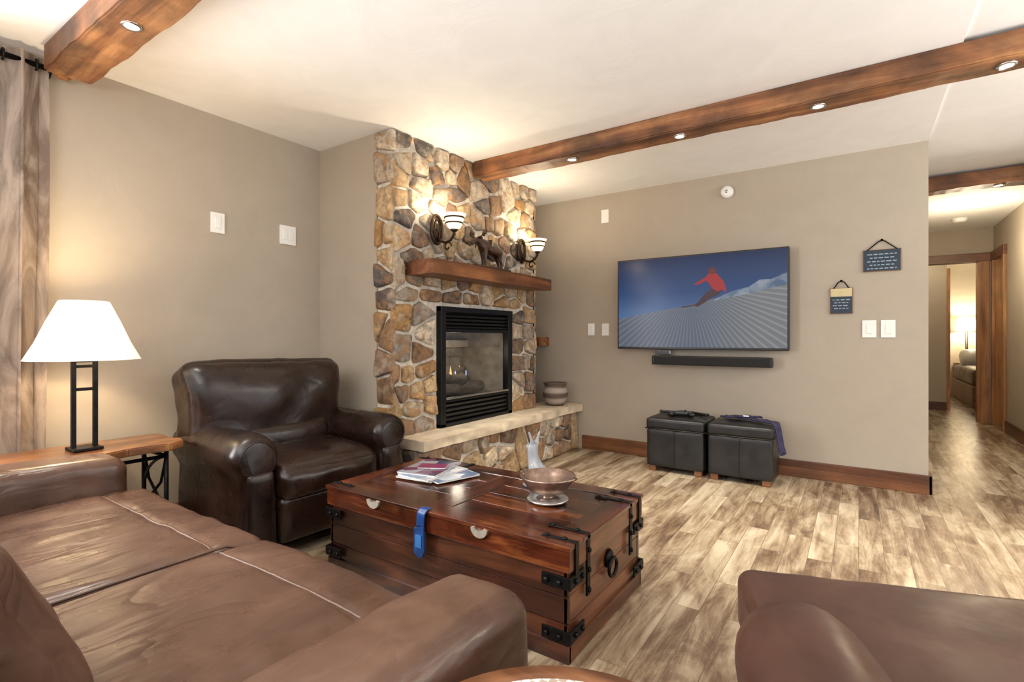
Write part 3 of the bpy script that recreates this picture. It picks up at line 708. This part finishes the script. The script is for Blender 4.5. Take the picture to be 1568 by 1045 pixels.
box('plinth_front', TX0-.006, TX1+.006, TY0-.006, TY0+.01, 0, .06, M['trunk_x'], tr, .003); box('plinth_rear', TX0-.006, TX1+.006, TY1-.01, TY1+.006, 0, .06, M['trunk_x'], tr, .003)
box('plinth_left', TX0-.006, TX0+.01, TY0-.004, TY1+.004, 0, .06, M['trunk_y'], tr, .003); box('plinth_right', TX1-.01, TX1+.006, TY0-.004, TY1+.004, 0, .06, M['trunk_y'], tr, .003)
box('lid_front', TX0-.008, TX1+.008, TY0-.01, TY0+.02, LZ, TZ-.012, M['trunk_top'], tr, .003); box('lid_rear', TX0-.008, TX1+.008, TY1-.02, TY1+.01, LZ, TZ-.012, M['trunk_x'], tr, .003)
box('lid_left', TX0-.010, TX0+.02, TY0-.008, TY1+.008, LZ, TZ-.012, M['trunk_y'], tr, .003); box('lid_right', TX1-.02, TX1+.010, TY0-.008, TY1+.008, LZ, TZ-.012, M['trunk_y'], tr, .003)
trim_y = wood('trunk_top_cross', [(.020, .005, .003), (.10, .023, .009), (.32, .09, .028)], 1, 11, .1, .22, .15, .6, .5)
fr = .085
box('top_rail_front', TX0-.014, TX1+.014, TY0-.016, TY0+fr, TZ-.016, TZ, M['trunk_top'], tr, .003); box('top_rail_rear', TX0-.014, TX1+.014, TY1-fr, TY1+.016, TZ-.016, TZ, M['trunk_top'], tr, .003)
xm = (TX0+TX1)/2
for i, (a, b_) in enumerate([(TX0-.014, TX0+fr), (xm-.05, xm+.05), (TX1-fr, TX1+.014)]): box('top_rail_cross_%d' % i, a, b_, TY0+fr+.001, TY1-fr-.001, TZ-.016, TZ-.0005, trim_y, tr, .003)
for s_, (a, b_) in enumerate([(TX0+fr, xm-.05), (xm+.05, TX1-fr)]):
    n = 4; hh = (TY1-fr-TY0-fr)/n
    for i in range(n): box('top_board_%d_%d' % (s_, i), a+.001, b_-.001, TY0+fr+i*hh+.001, TY0+fr+(i+1)*hh-.001, TZ-.018, TZ-.003, M['trunk_top'], tr, .002)
def riv(p, ax):
    rot = {'y': (R(90), 0, 0), 'x': (0, R(90), 0), 'z': (0, 0, 0)}[ax]
    lathe('rivet', [(0, .008), (.007, .006), (.010, 0), (0, -.001)], p, M['iron'], tr, 10, rot=rot)
def corner(x, sx, y, sy, z0, z1):
    L = .095
    xa, xb = sorted((x+sx*.014, x-sx*L)); box('corner_iron', xa, xb, y+sy*.011-.004, y+sy*.011+.004, z0, z1, M['iron'], tr, .002)
    ya, yb = sorted((y+sy*.014, y-sy*L)); box('corner_iron', x+sx*.011-.004, x+sx*.011+.004, ya, yb, z0, z1, M['iron'], tr, .002)
    zc = (z0+z1)/2
    for k in (.025, .075):
        riv((x-sx*k, y+sy*.017, zc), 'y'); riv((x+sx*.017, y-sy*k, zc), 'x')
for x, sx in ((TX0, -1), (TX1, 1)):
    for y, sy in ((TY0, -1), (TY1, 1)):
        corner(x, sx, y, sy, .250, .292); corner(x, sx, y, sy, .07, .112)
        xa, xb = sorted((x+sx*.016, x-sx*.12)); box('lid_corner', xa, xb, y-sy*.035-.009, y-sy*.035+.009, TZ-.001, TZ+.004, M['iron'], tr, .0015)
        for k in (.03, .10): riv((x-sx*k, y-sy*.035, TZ+.004), 'z')
        box('lid_corner_side', min(x+sx*.008, x+sx*.017), max(x+sx*.008, x+sx*.017), y-sy*.035-.012, y-sy*.035+.012, LZ-.02, TZ+.003, M['iron'], tr, .0015)
brass = plain('aged_brass', (.62, .56, .47), .4, .7, .2, 30, .1)
for x in (TX0+.32, TX1-.36):
    n = 14; pl = [(x+.038*math.cos(math.pi+math.pi*k/(n-1)), LZ+.076+.034*math.sin(math.pi+math.pi*k/(n-1))) for k in range(n)]+[(x+.022*math.cos(-math.pi*k/(n-1)), LZ+.080+.014*math.sin(-math.pi*k/(n-1))) for k in range(n)]
    prism('clasp', pl, 'y', TY0-.022, TY0-.009, brass, tr)
    box('hinge_bar', x-.012, x+.012, TY1-.16, TY1+.016, TZ, TZ+.004, M['iron'], tr, .0015)
for y in (TY0+.13, TY1-.13):
    box('side_strap', TX1+.006, TX1+.014, y-.013, y+.013, .18, TZ+.003, M['iron'], tr, .002)
    box('side_strap_top', TX1-.15, TX1+.014, y-.010, y+.010, TZ, TZ+.004, M['iron'], tr, .0015)
    for zz in (.2, .27, .34): riv((TX1+.015, y, zz), 'x')
    for k in (.03, .13): riv((TX1-k, y, TZ+.004), 'z')
ym = (TY0+TY1)/2
for xx, sx in ((TX1, 1), (TX0, -1)):
    lathe('handle_boss', [(0, .014), (.025, .012), (.036, 0), (0, 0)], (xx, ym, .235), M['iron'], tr, 18, rot=(0, R(90)*sx, 0))
    n = 20; tube('ring_handle', [(xx+sx*.018, ym+.036*math.cos(2*math.pi*k/n), .205+.034*math.sin(2*math.pi*k/n)) for k in range(n)], .007, M['iron'], tr, 8, True)
tg = group('luggage_tag', (-1.45, 1.49, .3))
blue = plain('blue_tag', (.006, .04, .16), .4, 0, .5, 30, .1)
ribbon('strap', [(-1.44, 1.520, .402), (-1.44, 1.498, .402), (-1.445, 1.488, .385), (-1.45, 1.487, .33)], (1, 0, 0), .045, blue, tg, .003, .002)
prism('tag', [(-1.480, .325), (-1.425, .335), (-1.42, .24), (-1.43, .215), (-1.455, .205), (-1.480, .225)], 'y', 1.480, 1.488, blue, tg, .002)
box('tag_card', -1.468, -1.436, 1.4775, 1.4805, .25, .30, plain('tag_card', (.03, .13, .34), .4), tg)

def cover(name, c1, c2, c3, sc_=14):
    m, nt, b = new_mat(name); vo = nd(nt, 'ShaderNodeTexVoronoi', Scale=float(sc_)); nt.links.new(coords(nt), vo.inputs['Vector'])
    s = nt.nodes.new('ShaderNodeSeparateColor'); nt.links.new(vo.outputs['Color'], s.inputs[0])
    nt.links.new(ramp(nt, s.outputs[0], [(.2, c1), (.5, c2), (.8, c3)]), b.inputs['Base Color']); b.inputs['Roughness'].default_value = .25; return m
mg = group('magazine_stack', (-1.79, 1.91, TZ+.005), 0, False)
paper = plain('magazine_paper', (.75, .73, .68), .7, 0, .1, 40, 0)
for i, (dx, dy, rz, z, c) in enumerate([(0, 0, .12, .0, cover('mag_a', (.5, .56, .62), (.65, .66, .68), (.3, .4, .5))), (.02, .0, -.05, .008, cover('mag_b', (.45, .48, .53), (.06, .14, .3), (.6, .6, .6))), (-.03, .03, .22, .016, cover('mag_c', (.10, .02, .07), (.4, .42, .46), (.04, .05, .1)))]):
    box('pages_%d' % i, dx-.105, dx+.105, dy-.14, dy+.14, z, z+.006, paper, mg, 0, rot=(0, 0, rz)); box('cover_%d' % i, dx-.107, dx+.107, dy-.142, dy+.142, z+.006, z+.0075, c, mg, 0, rot=(0, 0, rz))
box('pages_s', .01, .20, -.10, .14, .0, .007, paper, mg, 0, rot=(0, 0, -.3)); box('cover_s', .009, .201, -.101, .141, .007, .0085, cover('mag_d', (.6, .62, .65), (.3, .4, .55), (.12, .18, .3)), mg, 0, rot=(0, 0, -.3))
bk = group('pink_booklet', (-1.80, 1.94, TZ+.0305), .5, False)
box('pages', -.07, .07, -.04, .04, 0, .005, paper, bk); box('cover', -.071, .071, -.041, .041, .005, .0065, plain('pink_cover', (.20, .02, .09), .3), bk)

copper = plain('hammered_copper', (.34, .24, .19), .30, .85, .3, 40, .25)
pb = group('pedestal_bowl', (-1.09, 1.88, TZ+.001), 0, False)
lathe('dish', [(0, .04), (.03, .042), (.07, .055), (.10, .085), (.112, .108), (.117, .110), (.116, .103), (.078, .045), (.035, .03), (.022, .022), (.03, .016), (.05, .012), (0, .012)], (0, 0, 0), copper, pb, 40)
lathe('foot_plate', [(0, 0), (.075, 0), (.088, .010), (.085, .014), (.05, .012), (.03, .016), (0, .016)], (0, 0, 0), plain('pewter', (.6, .58, .55), .3, .8, .15, 30, .2), pb, 40)
for sd_ in (1, -1): tube('handle_%d' % sd_, [(sd_*.105, -.03, .1), (sd_*.125, -.015, .108), (sd_*.125, .015, .108), (sd_*.105, .03, .1)], .006, copper, pb, 8)
gm, nt, b = new_mat('frosted_glass'); b.inputs['Base Color'].default_value = (.70, .76, .84, 1); b.inputs['Roughness'].default_value = .10; b.inputs['Transmission Weight'].default_value = .7
f = tex_noise(nt, coords(nt), 25, 4); bump(nt, b, f, .4, .005)
gf = group('glass_animal_figurine', (-1.25, 2.05, TZ+.001), 0, False)
skinned('body', [(.02, 0, .055), (-.005, 0, .09), (-.02, 0, .13), (-.022, 0, .17), (-.055, 0, .178), (.06, 0, .045), (-.005, .014, .205), (.005, .022, .25), (-.015, -.014, .205), (-.026, -.026, .25), (-.04, .0, .04), (.085, 0, .085)], [(0, 1), (1, 2), (2, 3), (3, 4), (0, 5), (3, 6), (6, 7), (3, 8), (8, 9), (0, 10), (5, 11)], [.045, .036, .023, .022, .011, .03, .009, .004, .009, .004, .03, .010], gm, gf)
lathe('foot', [(0, 0), (.06, 0), (.065, .006), (.045, .018), (0, .02)], (0, 0, 0), gm, gf, 30)

# ------------------------------------------------------------------ armchair (dark leather, rolled arms)
def arm_profile(w=.085, zc=.515, rr=.115, zb=.06, outx=0):
    pts = [(w, zb), (w, .2), (w, .33), (w*.98, .40)]
    n = 18
    for k in range(n+1):
        a = R(-42)+(R(264))*k/n
        pts.append((rr*math.cos(a)+outx, zc+rr*math.sin(a)))
    pts += [(-w*.98, .40), (-w, .33), (-w, .2), (-w, zb)]
    return pts
def armchair():
    g = group('leather_armchair', (-2.69, 1.735, 0), R(-93.5), False)
    L = M['dark_leather']
    rbox('base', (0, -.02, .20), (.34, .36, .13), .03, L, g, 10, wr=.003)
    rbox('front_rail', (0, .36, .19), (.29, .035, .115), .03, L, g, 12, (0, .012, 0), wr=.004)
    def seatf(p, q):
        return q+Vector((0, 0, -.025*max(0, p.y)**3))
    rbox('seat_cushion', (0, .10, .385), (.295, .315, .088), .06, L, g, 26, (0, .02, .028), .008, 5, fn=seatf)
    for sx in (1, -1):
        loft_y('arm_%d' % sx, arm_profile(outx=.012*sx), [(-.36, .05), (-.355, .02), (-.33, .004), (-.2, 0), (-.05, .003), (.1, 0), (.25, .002), (.34, 0), (.375, .012), (.39, .03), (.395, .045)], L, g, .009, 3+sx, off=(sx*.385, 0))
        n = 30; rad_ = .082
        tube('scroll_welt_%d' % sx, [(sx*.397+rad_*math.cos(2*math.pi*k/n), .392, .515+rad_*math.sin(2*math.pi*k/n)) for k in range(n)], .004, L, g, 8, True)
        rbox('arm_facing_%d' % sx, (sx*.385, .385, .26), (.062, .02, .19), .018, L, g, 8, (0, .006, 0), .003)
    def backf(p, q):
        q.x *= 1+.05*max(0, p.z)
        q.z += -.012*max(0, p.z)*p.x**6
        q.y += .02*math.sin(p.z*3.2)
        q.y += .006*math.sin(p.x*9+3*p.z)*(1-p.z**2)
        return q
    rbox('back_cushion', (.055, -.215, .685), (.445, .125, .265), .075, L, g, 32, (0, .055, .008), .013, 4.0, rot=(R(12), 0, 0), fn=backf, seed=4)
    rbox('back_lower_roll', (0, -.15, .50), (.285, .11, .11), .09, L, g, 14, (0, .03, 0), .008, 6, rot=(R(10), 0, 0), seed=8)
    rbox('outer_back', (0, -.33, .46), (.42, .05, .36), .04, L, g, 12, wr=.004, rot=(R(6), 0, 0))
    for i, (sx, sy) in enumerate([(1, 1), (1, -1), (-1, 1), (-1, -1)]):
        lathe('foot_%d' % i, [(0, 0), (.022, 0), (.03, .03), (.033, .075), (0, .075)], (sx*.36, sy*.31, 0), M['base'], g, 16)
armchair()

# ------------------------------------------------------------------ sofa
def sofa():
    g = group('leather_sofa', (-1.635, .42, 0), 0, True); L = M['sofa_leather']
    rbox('base', (-1.635, .40, .19), (1.03, .48, .13), .03, L, g, 14, wr=.004)
    for i, (x0, x1) in enumerate([(-2.505, -1.585), (-1.580, -.745)]):
        cx = (x0+x1)/2; hw = (x1-x0)/2
        def sf(p, q):
            ph = q.x*20+1.8*math.sin(q.y*4+i)+3*noise.noise(Vector((q.x*2.5, q.y*2, i)))
            rid = 1-abs(math.sin(ph*.5)); rid = rid**1.4-.35
            amp = max(0, .25+noise.noise(Vector((q.x*2.3, q.y*2.4, 4+i)))*1.1)
            gr = -.006*math.exp(-((q.y-.205)/.012)**2)
            return q+Vector((0, 0, -.012*max(0, p.y)**4+(rid*amp*.008+gr)*max(0, p.z)))
        rbox('seat_cushion_%d' % i, (cx, .56, .375), (hw+.004, .375, .085), .045, L, g, 90, (0, .012, .012), .008, 3.6, fn=sf, seed=i*5+2, ws=(1.3, .6, 1))
        me = g.children[-1].data; lx = Vector(g.location)
        best = {}
        for v in me.vertices:
            wx, wy, wz = v.co+lx
            if wz > .42 and abs(wy-.765) < .012:
                k = round(wx, 2)
                if k not in best or abs(wy-.765) < abs(best[k][1]-.765): best[k] = (wx, wy, wz)
        P = sorted(best.values())
        pts = [(p[0], .765, p[2]-.0003) for p in P if x0+.02 < p[0] < x1-.02]
        if len(pts) > 3: tube('seam_%d' % i, pts, .003, M['stitch'], g, 6)
    tube('cushion_welt', [(-1.582, .2+.035*k, .458 if k < 18 else .442-.01*(k-18)) for k in range(21)], .005, L, g, 6)
    def af(p, q):
        w_ = noise.noise(Vector((q.x*4, q.y*7, q.z*3)))*.008*max(0, 1-abs(p.z))
        return q+Vector((w_, w_, -.02*(p.y > 0)*p.y**4))
    for i, cx in enumerate((-2.615, -.64)):
        rbox('arm_%d' % i, (cx, .39, .335), (.108, .485, .27), .05, L, g, 40, (.004, .006, .004), .008, 3.8, fn=af, seed=i*7+1)
    rbox('back_frame', (-1.635, -.03, .42), (1.04, .10, .36), .06, L, g, 16, wr=.006)
    for i, (x0, x1) in enumerate([(-2.49, -1.75), (-1.745, -1.02)]):
        cx = (x0+x1)/2
        rbox('back_cushion_%d' % i, (cx, .185, .585), ((x1-x0)/2, .095, .20), .085, L, g, 34, (.02, .025, .0), .012, 5, rot=(R(25), 0, 0), seed=i*9)
    for i, (x, y) in enumerate([(-2.6, .8), (-.66, .8), (-2.6, 0), (-.66, 0)]): lathe('foot_%d' % i, [(0, 0), (.025, 0), (.035, .08), (0, .08)], (x, y, 0), M['base'], g, 14)
sofa()

# ------------------------------------------------------------------ chaise in right foreground
def chaise():
    g = group('leather_chaise', (.175, 1.69, 0), R(19), False); L = M['chaise_leather']
    rbox('base', (0, -.68, .19), (.44, .62, .12), .03, L, g, 12, wr=.002)
    rbox('seat_cushion', (0, -.55, .375), (.485, .55, .082), .04, L, g, 30, (0, .0, .014), .003, 4)
    tube('welt', [(a*.477, b_, .425) for a, b_ in [(-1, -.42), (-1, -.2), (-1, -.04), (-.96, -.01), (-.5, -.003), (0, 0), (.5, -.003), (.96, -.01), (1, -.04), (1, -.4)]], .003, M['seamdark'], g, 6)
    for sx in (1, -1):
        loft_y('arm_%d' % sx, arm_profile(w=.095, zc=.495, rr=.115, outx=0), [(-1.25, .04), (-1.2, 0), (-1.0, 0), (-.8, 0), (-.6, 0), (-.54, .003), (-.49, .012), (-.465, .025), (-.445, .042), (-.432, .062), (-.428, .085)], L, g, .004, 3, off=(sx*.455, 0.005))
    rbox('back', (0, -1.27, .50), (.47, .12, .33), .09, L, g, 16, (0, .02, .0), .004, 4)
    for i, (sx, sy) in enumerate([(1, -.12), (1, -1.2), (-1, -.12), (-1, -1.2)]): lathe('foot_%d' % i, [(0, 0), (.025, 0), (.035, .08), (0, .08)], (sx*.4, sy, 0), M['base'], g, 14)
chaise()

rt = group('round_side_table', (-.275, .50, 0), 0, False)
rtw = wood('round_table_wood', [(.07, .022, .009), (.20, .075, .03), (.36, .16, .07)], 0, 12, .15, .3, .2, .35, .3)
lathe('top', [(0, .54), (.235, .54), (.248, .55), (.25, .56), (.245, .568), (.20, .568), (.195, .562), (0, .562)], (0, 0, 0), rtw, rt, 64)
wv, nt, b = new_mat('woven_inlay'); ch = nd(nt, 'ShaderNodeTexChecker', Scale=90.0); nt.links.new(coords(nt), ch.inputs['Vector'])
ch.inputs['Color1'].default_value = (.72, .68, .6, 1); ch.inputs['Color2'].default_value = (.4, .32, .25, 1); nt.links.new(ch.outputs['Color'], b.inputs['Base Color']); b.inputs['Roughness'].default_value = .7
lathe('woven_inlay', [(0, .572), (.208, .572), (.212, .566)], (0, 0, 0), wv, rt, 48)
lathe('pedestal', [(0, .54), (.05, .54), (.03, .5), (.025, .3), (.045, .22), (.03, .15), (.04, .06), (.03, .03), (0, .03)], (0, 0, 0), rtw, rt, 24)
for k in range(3):
    a = k*2.094+.4; tube('leg_%d' % k, [(.02*math.cos(a), .02*math.sin(a), .10), (.1*math.cos(a), .1*math.sin(a), .06), (.17*math.cos(a), .17*math.sin(a), .015)], .015, rtw, rt, 8)

# ------------------------------------------------------------------ side table with live edge
st = group('live_edge_side_table', (-2.95, .85, 0))
pts = []
outline = [(-3.13, .42), (-3.0, .40), (-2.79, .43)]
for k in range(9): pts.append((-2.775+.015*math.sin(k*1.7), .45+k*.085))
outline += pts+[(-2.80, 1.20), (-2.87, 1.225), (-2.95, 1.20), (-3.05, 1.215), (-3.13, 1.21)]
prism('top', outline, 'z', .535, .572, M['tablew'], st, .006)
for i, (x, y) in enumerate([(-3.10, 1.14), (-2.84, 1.14), (-3.10, .48), (-2.84, .48)]): tube('leg_%d' % i, [(x, y, 0), (x, y, .536)], .011, M['iron'], st, 8)
for y in (1.14, .48):
    tube('end_rail', [(-3.10, y, .50), (-2.84, y, .50)], .009, M['iron'], st, 8); tube('end_rail_low', [(-3.10, y, .12), (-2.84, y, .12)], .009, M['iron'], st, 8)
    tube('cross_a', [(-3.10, y, .50), (-3.04, y, .36), (-2.90, y, .26), (-2.84, y, .12)], .007, M['iron'], st, 8); tube('cross_b', [(-2.84, y, .50), (-2.90, y, .36), (-3.04, y, .26), (-3.10, y, .12)], .007, M['iron'], st, 8)
for x in (-3.10, -2.84): tube('side_rail', [(x, .48, .50), (x, 1.14, .50)], .009, M['iron'], st, 8)
tube('curl', [(-2.84, 1.14-.09*math.sin(a), .50-.09*(1-math.cos(a))) for a in [j*.2 for j in range(9)]], .007, M['iron'], st, 8)

lp = group('table_lamp', (-2.94, .845, .573), 0, False)
box('foot', -.06, .06, -.055, .055, 0, .014, M['iron'], lp, .004)
for y in (-.040, .040):
    box('post_%s' % ('a' if y < 0 else 'b'), -.009, .009, y-.009, y+.009, .01, .42, M['iron'], lp, .002)
for i, z in enumerate((.27, .375, .40)): box('bar_%d' % i, -.008, .008, -.043, .043, z, z+.014, M['iron'], lp, .002)
tube('socket', [(0, 0, .40), (0, 0, .50)], .012, M['bronze'], lp, 12)
lathe('bulb', [(0, .60), (.02, .59), (.03, .565), (.025, .53), (.012, .50), (0, .50)], (0, 0, 0), M['bulb'], lp, 16)
lathe('shade', [(.212, .412), (.209, .416), (.172, .49), (.132, .59), (.094, .675), (.090, .68), (.088, .676), (.128, .59), (.168, .49), (.208, .412)], (0, 0, 0), M['shade'], lp, 56)
L = bpy.data.lights.new('lamp_light', 'POINT'); L.energy = 25; L.color = (1, .76, .46); L.shadow_soft_size = .05
o = bpy.data.objects.new('lamp_light', L); COL.objects.link(o); o.location = (-2.94, .845, 1.18)

# curtain + rod
cu = group('curtain', (-3.2, .5, 0))
vs = []; fs = []; nu, nv = 140, 40
CXX = -3.205
for j in range(nv+1):
    z = .02+(2.415-.02)*j/nv
    for i in range(nu+1):
        t = i/nu; y = .12+t*(.66)
        amp = .034*(.8+.2*math.sin(j*.15)); x = CXX+amp*math.sin(t*math.pi*2*5.0+.3*math.sin(z*1.4))
        y2 = y+.02*math.sin(t*math.pi*2*10)+.008*math.sin(z*2+t*4)
        vs.append((x, y2, z))
for j in range(nv):
    for i in range(nu): a = j*(nu+1)+i; fs.append((a, a+1, a+nu+2, a+nu+1))
mesh_obj('panel', vs, fs, M['curtain'], cu, True)
cr = group('curtain_rod', (-3.2, 0, 2.37))
tube('rod', [(CXX, -1.8, 2.37), (CXX, .80, 2.37)], .013, M['iron'], cr, 12)
lathe('finial', [(0, 0), (.014, 0), (.02, .01), (.032, .03), (.03, .055), (.015, .07), (0, .072)], (CXX, .80, 2.37), M['beam'], cr, 20, rot=(R(-90), 0, 0))
tube('bracket', [(-3.27, .79, 2.34), (-3.23, .79, 2.34), (CXX, .79, 2.36)], .008, M['iron'], cr, 8)
for k in range(6):
    y = .165+k*.115; n = 16; tube('grommet_%d' % k, [(CXX+.024*math.cos(2*math.pi*i/n), y, 2.37+.024*math.sin(2*math.pi*i/n)) for i in range(n)], .005, M['iron'], cr, 6, True)

# ------------------------------------------------------------------ lights
def area(name, loc, rot, sx, sy, e, col):
    L = bpy.data.lights.new(name, 'AREA'); L.shape = 'RECTANGLE'; L.size = sx; L.size_y = sy; L.energy = e; L.color = col
    o = bpy.data.objects.new(name, L); COL.objects.link(o); o.location = loc; o.rotation_euler = rot; return o
area('window_daylight', (-3.6, -.64, 1.3), (0, R(-90), 0), 1.9, 2.1, 360, (.92, .96, 1))
# added unseen fills behind / right of the camera, aimed up to brighten the ceiling
area('ceiling_fill', (-.6, -1.3, 1.5), (R(180), 0, 0), 1.2, 1.2, 100, (1, .98, .96))
area('ceiling_fill_entry', (2.4, 2.4, 1.4), (R(180), 0, 0), 1.2, 1.2, 100, (1, .98, .95))
def pt(name, loc, e, col, r=.08):
    L = bpy.data.lights.new(name, 'POINT'); L.energy = e; L.color = col; L.shadow_soft_size = r
    o = bpy.data.objects.new(name, L); COL.objects.link(o); o.location = loc
pt('hall_light', (.95, 7.0, 2.0), 26, (1, .86, .62)); pt('bedroom_light', (1.66, 12.5, 1.35), 50, (1, .86, .62)); pt('vestibule_light', (.8, 9.3, 2.2), 10, (1, .85, .6))
pt('entry_light', (2.2, 3.6, 2.1), 30, (1, .89, .70), .15)

w = bpy.data.worlds.new('world'); scene.world = w; w.use_nodes = True
bg = w.node_tree.nodes['Background']; bg.inputs[0].default_value = (.97, .98, 1.0, 1); bg.inputs[1].default_value = 1.75

# ------------------------------------------------------------------ camera
cam = bpy.data.cameras.new('camera'); co = bpy.data.objects.new('camera', cam); COL.objects.link(co)
cam.sensor_width = 36; cam.lens = 18.0; cam.shift_y = -.0042; cam.clip_start = .02
co.location = (0, 0, 1.09); co.rotation_euler = (R(90), 0, R(34.1)); scene.camera = co
scene.view_settings.view_transform = 'Standard'
